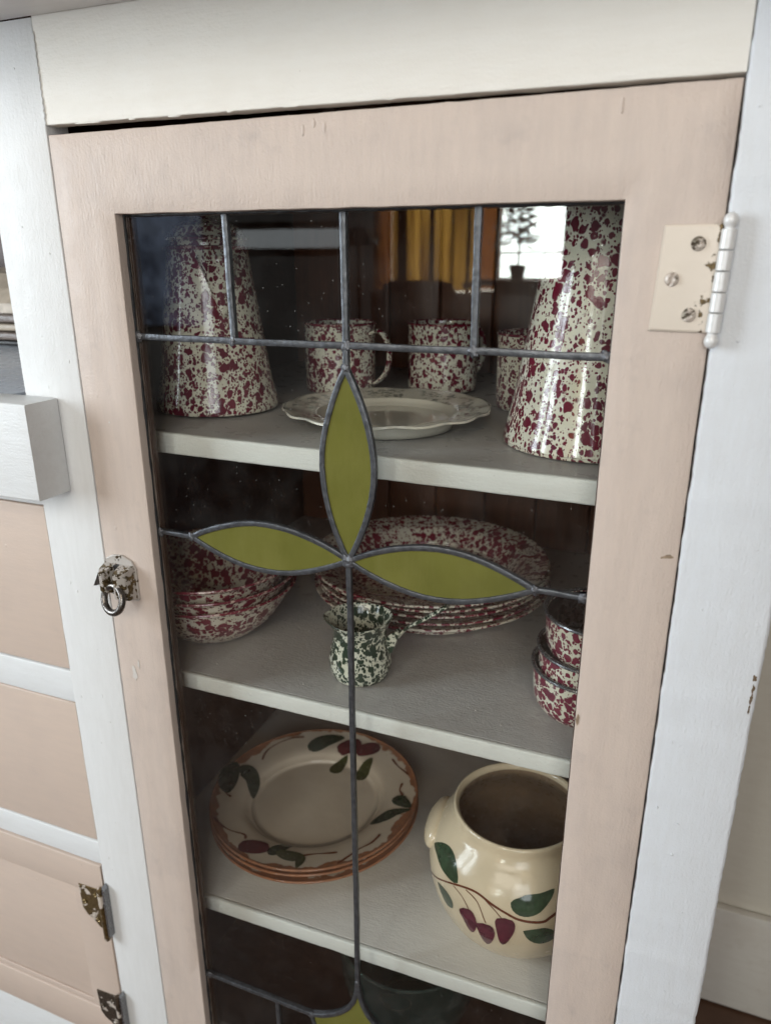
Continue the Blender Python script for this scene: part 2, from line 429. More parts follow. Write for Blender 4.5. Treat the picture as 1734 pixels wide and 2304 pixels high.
# counter running off to the left behind its thick front edge
board('counter_edge', 'white_r', cab, -.60, -.0262, -.0345, -.0002, -.2672, -.1885, 'x', r=.0017, jit=.0004, seed=60)
board('counter_top', 'counter', cab, -1.2, -.0762, -.0002, .47, -.2050, -.1890, 'x', r=.001, jit=.0002, seed=61)
board('niche_back', 'inwood', cab, -1.2, -.0762, .472, .488, -.205, .0722, 'x', n=4, jit=0)

# ------------------------------------------------------------------ glazed door
OX0, OX1, OZ1, OZ0 = .0515, .3983, -.0530, -.8760
DB = -.985
def frame_data(o, i, y1, r=.0011, n=70):
    """one painted frame with an opening; o and i are outer and inner corners, clockwise from top left"""
    O, I = [], []
    for k in range(4):
        a0, a1 = Vector(o[k]), Vector(o[(k+1) % 4]); b0, b1 = Vector(i[k]), Vector(i[(k+1) % 4])
        for j in range(n): O.append(a0.lerp(a1, j/n)); I.append(b0.lerp(b1, j/n))
    N = len(O)
    oc = (Vector(o[0])+Vector(o[2]))/2
    def inset(p, d, lo, hi):   # shrink towards the middle on both axes only at the edges it touches
        return Vector((min(max(p.x, lo.x+d), hi.x-d), min(max(p.y, lo.y+d), hi.y-d)))
    vs = []
    rows = [('o', 0, y1), ('o', 0, r), ('o', .3*r, .3*r), ('o', r, 0), ('m', .33, 0), ('m', .66, 0), ('i', r, 0), ('i', .3*r, .3*r), ('i', 0, r), ('i', 0, y1)]
    for kind, d, y in rows:
        for j in range(N):
            ow = .0003*mnoise.noise(Vector((O[j].x*60, O[j].y*60, 3)))+.0003*mnoise.noise(Vector((O[j].x*210, O[j].y*210, 8)))
            iw = .0004*mnoise.noise(Vector((I[j].x*50, I[j].y*50, 5)))
            po = O[j]+(oc-O[j]).normalized()*ow; pi = I[j]+(oc-I[j]).normalized()*iw
            dv = (pi-po).normalized()
            p = po+dv*d if kind == 'o' else pi-dv*d if kind == 'i' else po.lerp(pi, d)
            vs.append((p.x, y, p.y))
    fs = []
    M_ = len(rows)
    for a in range(M_):
        for j in range(N):
            b = (a+1) % M_; k = (j+1) % N
            fs.append((a*N+j, a*N+k, b*N+k, b*N+j))
    return vs, fs
me = mesh('door', *frame_data([(.0004, .0002), (.4497, .0022), (.4497, DB), (.0004, DB)], [(OX0, OZ1), (OX1, OZ1), (OX1, OZ0), (OX0, OZ0)], .0170))
fixn(me); door = link('door', me, 'peach', cab, True)
for (a0, a1, c0, c1, ax) in ((OX0-.0005, OX0+.0016, OZ0, OZ1, 'z'), (OX1-.0016, OX1+.0005, OZ0, OZ1, 'z'), (OX0+.0017, OX1-.0017, OZ1-.0016, OZ1+.0005, 'x'), (OX0+.0017, OX1-.0017, OZ0-.0005, OZ0+.0016, 'x')):
    board('glass_stop', 'inwood', door, a0, a1, .0124, .0178, c0, c1, ax, r=.0006, jit=.0002, seed=77)
door['label'] = 'peach painted door frame around leaded glass'
GY = .0092            # glass plane
CX = .2250; HB = -.1387; HL = -.2965; HZ = -.7893
GT = .0026
PANE_N = [0]
def pane(poly, mat='glass', name='pane', tilt=0):
    o = prism(name, mat, door, poly, GY, GY+GT); PANE_N[0] += 1; k = PANE_N[0]
    cx_ = sum(p[0] for p in poly)/len(poly); cz_ = sum(p[1] for p in poly)/len(poly)
    a, b = .0022*math.sin(k*2.3), .0022*math.cos(k*3.7)              # hand-set panes never lie quite true
    for v in o.data.vertices: v.co.y += a*(v.co.x-cx_)+b*(v.co.z-cz_)
    return o
def arc(p, q, bow, n=14):
    """points from p to q bowed to the left of the direction of travel"""
    p, q = Vector(p), Vector(q); d = q-p; nrm = Vector((-d.y, d.x)).normalized()
    return [tuple(p+d*t+nrm*(bow*math.sin(math.pi*t)**.92)) for t in [i/n for i in range(n+1)]]
VX = [OX0-.004, CX-.0888, CX, CX+.0889, OX1+.004]
ZT = OZ1+.004
ctr = (CX-.0008, HL); tt = (CX-.0002, -.1543); tl_ = (.0848, HL); tr_ = (.3628, HL-.0004)
BW = .0196
A_tl = arc(ctr, tt, BW+.0003); A_tr = arc(ctr, tt, -BW-.0009)     # top leaf, left and right edges
A_lu = arc(ctr, tl_, -BW); A_ll = arc(ctr, tl_, BW)               # left leaf, upper and lower
A_ru = arc(ctr, tr_, BW); A_rl = arc(ctr, tr_, -BW)
def curve_dn(sgn):                                                # from the stem down and out to the lower bar
    return [(CX+sgn*x, z) for x, z in ((0, -.722), (.0012, -.737), (.0045, -.750), (.010, -.7610), (.018, -.7705), (.027, -.7780), (.038, -.7850), (.050, -.7893))]
CL, CR = curve_dn(-1), curve_dn(1)
XL, XR = VX[0], VX[4]
for i in range(4): pane([(VX[i], HB), (VX[i+1], HB), (VX[i+1], ZT), (VX[i], ZT)])
pane([(XL, HL), tl_]+A_lu[::-1][1:]+A_tl[1:]+[(CX, HB), (XL, HB)])
pane([(XR, HB), (CX, HB)]+A_tr[::-1]+A_ru[1:]+[(XR, HL)])
pane([(XL, HZ)]+CL[::-1]+[ctr]+A_ll[1:]+[(XL, HL)])
pane([(XR, HL)]+A_rl[::-1]+CR+[(XR, HZ)])
t_ = NT('olive_glass'); v_ = t_.coord()
k_ = t_.noise(v_, 30, 4); fl = t_.noise(v_, 240, 3)
st_ = t_.noise(t_.coord((1, 1, .25)), 55, 5, .7)
oc = t_.mix(t_.ramp(k_, .3, .7), c4(.150, .148, .034), c4(.120, .120, .026))
oc = t_.mix(t_.ramp(st_, .45, .75, 0, .45), oc, c4(.19, .18, .055))
vd_ = t_.n('ShaderNodeTexVoronoi'); vd_.inputs['Scale'].default_value = 150; t_.l(v_, vd_.inputs['Vector'])
sd_ = t_.n('ShaderNodeSeparateColor'); t_.l(vd_.outputs['Color'], sd_.inputs[0])
oc = t_.mix(t_.math('MULTIPLY', t_.ramp(vd_.outputs['Distance'], .04, .08, .55, 0), t_.math('GREATER_THAN', sd_.outputs[1], .8)), oc, c4(.45, .43, .28))
M['olive'] = t_.end(t_.pbr(oc, .16, 0, t_.bump(k_, .0016, .4, t_.bump(fl, .0002, .3)), spec=.6))
for a_, b_ in ((A_tl, A_tr), (A_lu, A_ll), (A_ru, A_rl)):
    o = pane(a_+b_[::-1][1:-1], 'olive', 'leaf_pane')
    o['label'] = 'olive green leaf of opaque glass'
tul = CL+[(CX-.046, -.806), (CX-.030, -.835), (CX-.012, -.862), (CX, -.879)]
pane(tul+[(2*CX-x, z) for x, z in tul[::-1][1:-1]], 'olive', 'leaf_pane')
pane([(XL, -.880), (VX[1], -.880), (VX[1], HZ), (XL, HZ)])
pane([(VX[3], -.880), (XR, -.880), (XR, HZ), (VX[3], HZ)])
pane([(VX[1], -.880), (CX-.001, -.880)]+tul[::-1][:4]+[(CX-.050, HZ), (VX[1], HZ)])
pane([(VX[3], HZ), (CX+.050, HZ)]+[(2*CX-x, z) for x, z in tul[-4:]]+[(CX+.001, -.880), (VX[3], -.880)])

def came(path, wdt=.0023, seed=0):
    """half-round lead strip, a little uneven, along points in the glass plane"""
    P = []
    pts = [Vector((x, 0, z)) for x, z in path]
    for a, b in zip(pts[:-1], pts[1:]):
        n = max(1, int((b-a).length/.004))
        for i in range(n): P.append(a.lerp(b, i/n))
    P.append(pts[-1])
    Q = []
    for i, q in enumerate(P):
        d = P[min(i+1, len(P)-1)]-P[max(i-1, 0)]; d.normalize(); s_ = Vector((-d.z, 0, d.x))
        o = mnoise.noise(Vector((i*.13, seed*3.1, 0)))*.0005 if 0 < i < len(P)-1 else 0
        Q.append((q+s_*o, s_))
    prof = [(-1, .12), (-.99, -.22), (-.86, -.46), (-.55, -.56), (0, -.58), (.55, -.56), (.86, -.46), (.99, -.22), (1, .12), (.8, 1.6), (-.8, 1.6)]
    vs, fs = [], []; n = len(prof)
    for i, (q, s_) in enumerate(Q):
        ww = 1.04*wdt*(1+.12*mnoise.noise(Vector((i*.21, seed, 5))))
        for a, b in prof: vs.append(q+s_*(a*ww)+Vector((0, GY+b*.0022+.0001, 0)))
    for i in range(len(Q)-1):
        for k in range(n):
            a, b = i*n+k, i*n+(k+1) % n; fs.append((a, b, b+n, a+n))
    fs.append(tuple(range(n))); fs.append(tuple(range((len(Q)-1)*n, len(Q)*n))[::-1])
    me = mesh('lead_came', vs, fs); fixn(me)
    return link('lead_came', me, 'lead', door, True)
cs = 0
for i in (1, 2, 3): came([(VX[i], OZ1+.002), (VX[i]+(.001 if i == 1 else 0), HB)], .0022, i)
came([(OX0-.002, HB), (OX1+.002, HB)], .0023, 5)
came([(CX, HB), tt], .0020, 6)
for i, a_ in enumerate((A_tl, A_tr, A_lu, A_ll, A_ru, A_rl)): came(a_, .0021, 8+i)
came([(OX0-.002, HL+.0006), tl_], .0019, 15); came([tr_, (OX1+.002, HL-.0008)], .0019, 16)
came([ctr, (CX-.0003, -.5), (CX, -.722)], .0021, 17)
came(CL+[(OX0-.002, HZ)], .0022, 18); came(CR+[(OX1+.002, HZ)], .0022, 19)
came(tul[7:], .0021, 20); came([(2*CX-x, z) for x, z in tul[7:]], .0021, 21)
came([(VX[1], HZ), (VX[1], OZ0-.002)], .0021, 22); came([(VX[3], HZ), (VX[3], OZ0-.002)], .0021, 23)
for i, (x, z) in enumerate([(VX[1], HB), (CX, HB), (VX[3], HB), tt, tl_, tr_, ctr, (OX0+.002, HB), (OX1-.002, HB), (OX1-.003, HL-.0008), (OX0+.003, HL), (CX, -.724), (CX-.05, HZ), (CX+.05, HZ), (OX0+.004, HZ)]):
    blob('solder_joint', 'solder', door, (x, GY-.0007, z), .0030 if (x, z) != ctr else .0048, (1+.3*math.sin(i), .30, 1.15), i, .8, 3)
# black putty line round the rebate
for (a, b) in (((OX0+.0006, OZ0), (OX0+.0006, OZ1)), ((OX1+.0012, OZ0), (OX1+.0012, OZ1)), ((OX0, OZ1-.0006), (OX1, OZ1-.0006)), ((OX0, OZ0+.0006), (OX1, OZ0+.0006))):
    n = 120
    pth = [(a[0]+(b[0]-a[0])*i/n+.0005*mnoise.noise(Vector((i*.6, a[0]*50, a[1]*9))), GY-.0006, a[1]+(b[1]-a[1])*i/n+.0004*mnoise.noise(Vector((i*.5, 9, a[1]*70)))) for i in range(n+1)]
    tube('putty_line', 'putty', door, pth, lambda t: .0010+.0006*mnoise.noise(Vector((t*60, a[0]*40, b[1]*30))), n=7)

# ------------------------------------------------------------------ hinge on the right stile
M['hinge_leaf'] = chipped_metal('hinge_leaf_paint', c4(.63, .555, .47), c4(.17, .12, .06), .835, .87, 0, .430, .4495)
M['barrel'] = chipped_metal('hinge_barrel_paint', c4(.70, .70, .69), c4(.10, .075, .05), .73, .76)
M['screw'] = chipped_metal('screw_paint', c4(.55, .48, .42), c4(.30, .26, .2), .50, .54)
hg = prism('hinge', 'hinge_leaf', cab, [(.4176, -.1218), (.4495, -.1222), (.4502, -.0658), (.4200, -.0658)], -.0022, -.0001, .0014)
hg['label'] = 'painted leaf of the ball tipped hinge, chipped near the barrel'
bx, by = .4518, -.0044
def bar(z): return (bx+(z+.095)*.025, by, z)
for i in range(5):
    za, zb_ = -.0685-i*.0107, -.0685-(i+1)*.0107+.0004
    pr = [bar(za-.00001), bar(za-.0004), bar((za+zb_)/2), bar(zb_+.0004), bar(zb_+.00001)]
    tube('knuckle', 'barrel', hg, pr, lambda t: .0033 if t in (0, 1) else .0038, n=20)
for zc, s_ in ((-.0640, 1), (-.1265, -1)):
    x, y, z = bar(zc)
    pf = [(0, -.0055), (.0026, -.0055), (.0026, -.004), (.0029, -.0032), (.0036, -.0014), (.0036, .0006), (.0027, .0025), (.0011, .0035), (0, .0037)]
    o = lathe('ball_tip', 'barrel', hg, [(r, q*s_) for r, q in pf], 20, 3); o.location = (x, y, z)
def screw(parent, x, z, y=-.0022, r=.0038, ang=20, mat='screw'):
    bm = bmesh.new(); n = 20; vs, fs = [], []
    rings = [(r, 0), (r, .0007), (r*.86, .0014), (r*.5, .0019), (.0001, .0021)]
    for rr, h in rings:
        for k in range(n):
            a = 2*math.pi*k/n; px, pz = rr*math.cos(a), rr*math.sin(a)
            q = -px*math.sin(R(ang))+pz*math.cos(R(ang))
            dep = .0011 if (abs(q) < r*.17 and h > .001) else 0
            vs.append((x+px, y-h+dep, z+pz))
    for j in range(len(rings)-1):
        for k in range(n): a, b = j*n+k, j*n+(k+1) % n; fs.append((a, b, b+n, a+n))
    me = mesh('screw', vs, fs); fixn(me); bm.free()
    return link('screw', me, mat, parent, True)
screw(hg, .4383, -.0757, ang=12); screw(hg, .4270, -.0940, ang=75); screw(hg, .4379, -.1127, ang=40)

# ------------------------------------------------------------------ latch with ring on the left stile of the door
M['latch_p'] = chipped_metal('latch_paint', c4(.50, .465, .43), c4(.20, .155, .10), .60, .63, rough=.24)
M['latch_b'] = chipped_metal('latch_bare', c4(.46, .425, .39), c4(.19, .14, .07), .50, .53, rough=.24)
M['latch_m'] = plain('latch_ring_metal', c4(.20, .18, .165), .28, .9, .5, 200, .0005)
lat = prism('latch', 'latch_p', cab, [(.0010, -.3560), (.0315, -.3590), (.0335, -.3570), (.0335, -.3290), (.0295, -.3225), (.0200, -.3185), (.0110, -.3190), (.0030, -.3230), (.0010, -.3270)], -.0022, -.0001, .0008)
lat['label'] = 'worn cast latch with a pull ring'
def lobe(x0, x1, xi, z0, z1, dz, y):
    vs = [(x0, -.002, z0), (x1, -.002, z0), (x1, -.002, z1), (x0, -.002, z1),
          (x0+.002, -y*.72, z0+dz), (x1-.002, -y*.72, z0+dz), (x1-.002, -y*.72, z1-.002), (x0+.002, -y*.72, z1-.002),
          (xi-.0022, -y, z0+dz+.002), (xi+.0022, -y, z0+dz+.002), (xi+.0018, -y, z1-.004), (xi-.0018, -y, z1-.004)]
    fs = [(0, 1, 5, 4), (1, 2, 6, 5), (2, 3, 7, 6), (3, 0, 4, 7), (4, 5, 9, 8), (5, 6, 10, 9), (6, 7, 11, 10), (7, 4, 8, 11), (8, 9, 10, 11)]
    me = mesh('lobe', vs, fs); bm = bmesh.new(); bm.from_mesh(me)
    bmesh.ops.recalc_face_normals(bm, faces=bm.faces)
    bmesh.ops.bevel(bm, geom=[e for e in bm.edges if len(e.link_faces) == 2], offset=.0007, segments=2, affect='EDGES')
    bm.to_mesh(me); bm.free(); return link('lobe', me, 'latch_b', lat, True)
lobe(.0015, .0148, .0085, -.3530, -.3265, .003, .0165); lobe(.0172, .0325, .0225, -.3575, -.3265, .003, .0165)
M['groove_shade'] = plain('dark_groove_shade', c4(.012, .011, .010), .6)
prism('groove_shade', 'groove_shade', lat, [(.0135, -.3570), (.0185, -.3575), (.0185, -.3270), (.0135, -.3270)], -.0060, -.0021)  # solid dark strip: shade of the groove put into the colour
ringc = Vector((.0185, -.0160, -.3530))
rp = []
for i in range(40):
    a = 2*math.pi*i/40
    rp.append(ringc+Vector((.0112*math.sin(a), .0034*math.cos(a)-.0022*math.sin(a), .0108*math.cos(a))))
tube('pull_ring', 'latch_m', lat, rp, .0030, n=10, closed=True)
tube('ring_shank', 'latch_m', lat, [(.0152, -.003, -.338), (.0155, -.011, -.342), (.0172, -.0145, -.3435)], .0022, n=10)
st = prism('strike_tab', 'latch_m', lat, [(-.0135, -.3512), (-.0105, -.3505), (-.0015, -.3468), (-.0040, -.3400), (-.0065, -.3375)], -.0034, -.0014, .0003)

# ------------------------------------------------------------------ small brass hinges of the panel door
M['oldbrass'] = chipped_metal('old_brass_flaking', c4(.60, .53, .46), c4(.24, .17, .075), .40, .43, rough=.32, sc=75)
M['oldbrass2'] = chipped_metal('old_dark_brass', c4(.56, .50, .44), c4(.13, .105, .08), .40, .43, rough=.3, sc=75)
for zc, mt in ((-.735, 'oldbrass'), (-.889, 'oldbrass2')):
    h = prism('small_hinge', mt, cab, [(-.093, zc-.010), (-.088, zc-.018), (-.080, zc-.0225), (-.073, zc-.030), (-.064, zc-.033), (-.064, zc+.024), (-.076, zc+.022), (-.0945, zc+.021)], -.0026, -.0013, .0004)
    tube('hinge_barrel', mt, h, [(-.0615, -.0058, zc+.030), (-.0615, -.0058, zc+.028), (-.0612, -.0058, zc), (-.061, -.0058, zc-.038), (-.061, -.0058, zc-.040)], lambda t: .0026 if t in (0, 1) else .0034, n=12)
    prism('hinge_leaf', 'steel_rim', h, [(-.0580, zc-.034), (-.0555, zc-.034), (-.0550, zc+.030), (-.0575, zc+.034)], -.0075, -.0001, .0004)
    for (x, z) in ((-.0885, zc+.000), (-.0735, zc-.0205), (-.0725, zc+.014)): screw(h, x, z, -.0026, .0030, 30, mt)
# ------------------------------------------------------------------ wear: chips, scuffs and runs of paint
M['bare'] = plain('bare_wood_chip', c4(.16, .105, .06), .6, 0, .5, 300, .0006)
M['scuff'] = plain('pale_scuff', c4(.62, .58, .54), .5, 0, .1, 200, .0003)
M['tan'] = plain('tan_chip', c4(.34, .25, .17), .5, 0, .4, 300, .0005)
def chip(mat, parent, x, z, w_, h_, seed, y=-.0001, name='paint_chip', tilt=0.):
    n = 16; pl = []
    for i in range(n):
        a = 2*math.pi*i/n; q = 1+.75*mnoise.noise(Vector((math.cos(a)*1.6, math.sin(a)*1.6, seed*7.7)))
        u, v = w_*q*math.cos(a), h_*q*math.sin(a)
        pl.append((x+u*math.cos(tilt)-v*math.sin(tilt), z+u*math.sin(tilt)+v*math.cos(tilt)))
    return prism(name, mat, parent, pl, y-.0003, y+.0004)
for i, (x, z, a, b) in enumerate(((.5028, -.3290, .0013, .0022), (.5030, -.3365, .0008, .0030), (.5028, -.3440, .0009, .0030), (.5026, -.3520, .0006, .0032))):
    chip('bare', cab, x, z, a, b, i+1)
chip('tan', door, .4432, -.2570, .0036, .0011, 5, tilt=.25); chip('tan', door, .3999, -.3850, .0010, .0040, 6)
chip('scuff', door, .0165, -.4330, .0022, .0068, 8, tilt=.1); chip('scuff', door, .0225, -.4225, .0008, .0040, 9)
chip('scuff', door, .0235, -.2050, .0011, .0006, 10); chip('tan', cab, -.046, .043, .0003, .0007, 11)
for i, (x, z, h_) in enumerate(((.2030, -.0075, .0040), (.2105, -.0045, .0030), (.2175, -.0072, .0040), (.3920, -.0065, .0050))):
    blob('paint_drip', 'peach', door, (x, .0003, z), 1, (.0014, .0007, h_), i, .3)
for i in range(12):
    x = .012+.43*random.random(); blob('paint_drip', 'white_x', cab, (x, .0012, .0062-.0043*x*.45/.45*.42), 1, (random.uniform(.002, .008), .0009, random.uniform(.0005, .0010)), i, .4)
for i in range(22):
    x, z = random.uniform(-.055, -.004), random.uniform(-.9, .05)
    blob('paint_lump', 'white_v', cab, (x, .0002, z), 1, (random.uniform(.0004, .0010), .0006, random.uniform(.0005, .0022)), i+40, .4)
for i in range(15):
    x, z = random.uniform(.457, .502), random.uniform(-.62, .02)
    blob('paint_lump', 'white_edge', cab, (x, .0002, z), 1, (random.uniform(.0005, .0014), .0006, random.uniform(.0005, .0014)), i+80, .4)
for i, (x, y) in enumerate(((.062, .060), (.155, .058), (.31, .075), (.335, .062))):
    blob('crumb', 'scuff', cab, (x, y, zB(x)+.0004), .0007, (1, 1.4, .6), i, .4, 1)
# ------------------------------------------------------------------ crockery on the top shelf
def rim_ring(parent, r, z, rad, mat, n=72):
    return tube('rim', mat, parent, torus_path((0, 0, z), r, n), rad, n=8, closed=True)
def boiler(loc, label, r0, r1, h, mat, spout_az, rot=0, handle_az=None):
    t = thing('coffee_boiler', loc, label, 'coffee pot', 'tall speckled enamel coffee boilers'); t.rotation_euler[2] = rot
    f = lambda z: r0+(r1-r0)*(z/h)**.9
    lathe('body', mat, t, [(0, .001), (r0-.004, .001), (r0-.004, .001), (r0-.0008, .0016), (r0, .004), (r0-.0004, .008)]+[(f(h*q), h*q) for q in (.2, .4, .6, .8, .97)]+[(r1, h), (r1, h), (r1-.002, h), (f(h*.8)-.0025, h*.8), (f(h*.4)-.003, h*.4), (r0-.006, .006), (r0-.006, .006), (0, .004)], 96, 4)
    rim_ring(t, r1+.0004, h, .0019, 'rim')
    lathe('lid', mat, t, [(r1-.0024, h-.004), (r1-.0022, h+.006), (r1-.0022, h+.006), (r1+.0012, h+.0066), (r1+.0012, h+.0085), (r1-.002, h+.0105), (r1*.80, h+.018), (r1*.45, h+.025), (.012, h+.028), (.012, h+.028), (.006, h+.031), (.007, h+.037), (.009, h+.042), (.006, h+.046), (0, h+.047)], 72, 4)
    # V shaped pouring lip, riveted to the upper body
    vs, fs = [], []; n = 10; zt_, zb2 = h*.955, h*.60
    for j in range(n+1):
        q = j/n; z = zt_+(zb2-zt_)*q; rr = f(z)
        wdt = .017*(1-q)+.0015; out = .013*(1-q)**1.2
        for k in range(9):
            s_ = -1+k/4; a = spout_az+s_*wdt/rr
            rad = rr+.0006+out*(1-abs(s_))**.75
            vs.append((rad*math.sin(a), -rad*math.cos(a), z))
    for j in range(n):
        for k in range(8): a = j*9+k; fs.append((a, a+1, a+10, a+9))
    o = link('spout', mesh('spout', vs, fs), mat, t, 'all')
    sm = o.modifiers.new('thick', 'SOLIDIFY'); sm.thickness = .001
    ha = spout_az+math.pi*.92 if handle_az is None else handle_az
    d = Vector((math.sin(ha), -math.cos(ha), 0))
    pth = spline([d*(f(h*.9))+Vector((0, 0, h*.9)), d*(r1+.035)+Vector((0, 0, h*.88)), d*(r1+.045)+Vector((0, 0, h*.62)), d*(r0+.018)+Vector((0, 0, h*.38)), d*(f(h*.33))+Vector((0, 0, h*.33))], 6)
    tube('handle', mat, t, pth, .006, n=10, flat=.5, upv=(d.x, d.y, .01))
    return t
boiler((.0265, .1465, zA(.0265)), 'speckled enamel coffee pot with red rimmed lid at the left end of the top shelf', .0578, .0362, .145, M['red'], R(48))
boiler((.3775, .1405, zA(.3775)), 'largest speckled enamel coffee pot, close behind the upper right pane', .0690, .0385, .195, M['red2'], R(205), .0, R(110))

def mug(loc, label, az, mat, r=.0378, h=.072):
    t = thing('enamel_mug', loc, label, 'mug', 'speckled enamel mugs at the back of the top shelf')
    lathe('body', mat, t, [(0, .001), (r-.004, .001), (r-.004, .001), (r-.001, .002), (r, .006), (r, .02), (r+.0002, .04), (r+.0006, h-.004), (r+.0012, h), (r+.0012, h), (r-.0006, h), (r-.0012, h-.005), (r-.0014, .03), (r-.002, .006), (r-.004, .004), (r-.004, .004), (0, .0035)], 64, 3)
    rim_ring(t, r+.0006, h, .0014, 'rim', 64)
    d = Vector((math.sin(az), -math.cos(az), 0))
    pth = spline([d*(r-.001)+Vector((0, 0, h*.86)), d*(r+.014)+Vector((0, 0, h*.90)), d*(r+.024)+Vector((0, 0, h*.66)), d*(r+.021)+Vector((0, 0, h*.36)), d*(r+.008)+Vector((0, 0, h*.17)), d*(r-.001)+Vector((0, 0, h*.18))], 6)
    tube('handle', mat, t, pth, .0046, n=10, flat=.5, upv=(d.x, d.y, .01))
    return t
mug((.0950, .280, zA(.095)), 'speckled enamel mug with its handle to the right, beside the left coffee pot', R(80), M['red'])
mug((.1945, .331, zA(.1945)), 'middle speckled enamel mug, behind the cream plate', R(150), M['red2'])
mug((.3090, .266, zA(.309)), 'speckled enamel mug half hidden by the largest coffee pot', R(140), M['red'])

# cream plate with scalloped edge and grey-green sprigs
def plate_print(name, rin, rout, cream, tint, line):
    t = NT(name); v = t.coord()
    sp = t.n('ShaderNodeSeparateXYZ'); t.l(v, sp.inputs[0])
    rr = t.math('SQRT', t.math('ADD', t.math('POWER', sp.outputs[0], 2.), t.math('POWER', sp.outputs[1], 2.)))
    band = t.math('MULTIPLY', t.ramp(rr, rin, rin+.002), t.ramp(rr, rout-.002, rout, 1, 0))
    k = t.noise(v, 120, 5, .75); k2 = t.noise(v, 38, 2)
    mk = t.math('MULTIPLY', t.math('MULTIPLY', t.ramp(k, .47, .55), t.ramp(k2, .40, .50)), band)
    ln = t.math('MULTIPLY', t.ramp(rr, rout+.0036, rout+.0042), t.ramp(rr, rout+.005, rout+.0056, 1, 0))
    c = t.mix(t.math('MULTIPLY', mk, .85), cream, tint)
    c = t.mix(t.math('MULTIPLY', ln, .6), c, line)
    return t.end(t.pbr(c, .12, 0, t.bump(t.noise(v, 60, 2), .0006, .3), coat=.4))
M['cream_plate'] = plate_print('sprigged_cream_china', .060, .084, c4(.70, .67, .57), c4(.15, .16, .14), c4(.25, .25, .24))
t = thing('dinner_plate', (.2048, .1375, zA(.2048)), 'cream scalloped plate with grey sprigs lying on the top shelf', 'plate')
def scal(a, r, z):
    q = max(0, (r-.074)/.0155); return r*(1+q*(.018*abs(math.sin(a*7))+.006*math.sin(a*3))-q*.008), z+q*.0006*math.cos(a*14)
PR = .0895
lathe('body', 'cream_plate', t, [(0, .0045), (.050, .0045), (.0555, .0052), (.059, .0085), (.062, .0108), (.075, .0134), (PR-.001, .0160), (PR, .0164), (PR, .0168), (PR-.001, .0180), (.076, .0158), (.0625, .0133), (.0605, .0126), (.058, .0100), (.054, .0075), (.048, .0068), (0, .0068)][::1], 112, 3, scal)
lathe('foot', 'cream_plate', t, [(.0545, .006), (.0545, .0004), (.0545, .0004), (.0575, .0004), (.0575, .0004), (.059, .0086)], 80, 2)

# ------------------------------------------------------------------ middle shelf
names = ('bottom', 'middle', 'topmost')
for i, (rz, rr, ox, oy) in enumerate(((.0545, .0845, 0, 0), (.0665, .0850, .001, -.001), (.0775, .0850, -.001, .001))):
    b = rz-.0545
    t = thing('enamel_bowl', (.020+ox, .1215+oy, zB(0)+b+.0004), names[i]+' bowl in the stack of three red speckled bowls', 'bowl', 'stacked red speckled bowls')
    lathe('body', 'red3', t, [(0, .0008), (.034, .0008), (.034, .0008), (.0375, .0016), (.048, .008), (.062, .021), (.073, .0365), (.079, .048), (.0815, .0518), (.0845, .0532), (rr, .0542), (rr, .0556), (.0838, .0560), (.0800, .0535), (.0762, .0475), (.0705, .0375), (.0595, .0225), (.0455, .0100), (.036, .0040), (0, .0036)], 84, 3)
    o = rim_ring(t, rr-.0002, .0552, .0013, 'rim', 84)
for i in range(5):
    dx, dy = ((0, 0), (.002, -.001), (-.001, .002), (.001, .001), (-.003, -.002))[i]
    nm = ('bottom plate of', 'second lowest plate in', 'middle plate of', 'second highest plate in', 'top plate of')[i]
    t = thing('enamel_plate', (.2050+dx, .2730+dy, zB(0)+.0004+i*.0064), nm+' the stack of five wide red speckled plates', 'plate', 'stacked red speckled plates')
    t.rotation_euler[2] = i*1.3
    q = .129+(.001, -.001, .0005, -.0005, .001)[i]
    lathe('body', 'red3', t, [(0, .0008), (.088, .0008), (.088, .0008), (.0935, .002), (.099, .0095), (.1045, .0165), (.110, .0200), (.120, .0225), (q, .0245), (q+.0006, .0256), (q, .0268), (.120, .0245), (.109, .0218), (.1025, .0182), (.0965, .0105), (.0915, .0042), (.0875, .0026), (0, .0026)], 96, 3)
# green speckled butter warmer
t = thing('butter_warmer', (.1957, .0935, zB(0)), 'small green speckled long-handled pot on the middle shelf', 'pot')
def lip(a, r, z):
    q = max(0, (z-.044)/.014); da = (a-R(300)+math.pi) % (2*math.pi)-math.pi
    g = math.exp(-(da/.38)**2); return r+q*q*(.0030*g), z+q*.0012*g-.0008*q*math.cos(2*a)
lathe('body', 'grn', t, [(0, .0008), (.0235, .0008), (.0235, .0008), (.0256, .0020), (.0276, .007), (.0287, .0130), (.0283, .021), (.0266, .030), (.0250, .038), (.0246, .044), (.0256, .050), (.0285, .0565), (.0298, .0590), (.0298, .0590), (.0290, .0592), (.0276, .0568), (.0247, .0500), (.0236, .044), (.0240, .038), (.0256, .030), (.0273, .021), (.0276, .0130), (.0245, .005), (.022, .003), (.022, .003), (0, .0026)], 72, 3, lip)
hz = [(.0215, .004, .030), (.0285, .006, .0325), (.034, .008, .041), (.042, .009, .051), (.060, .010, .0640), (.0785, .0115, .0785)]
tube('handle', 'grn', t, spline(hz, 6), lambda q: .0048-.0010*math.sin(q*3.1)+.0008*q, n=10, flat=.42, upv=(-.5, .1, .85))
prism('bracket', 'grn', t, [(.0235, .024), (.030, .0265), (.0345, .0400), (.037, .047), (.033, .049), (.0255, .0425), (.0235, .037)], .002, .0095, .0008)
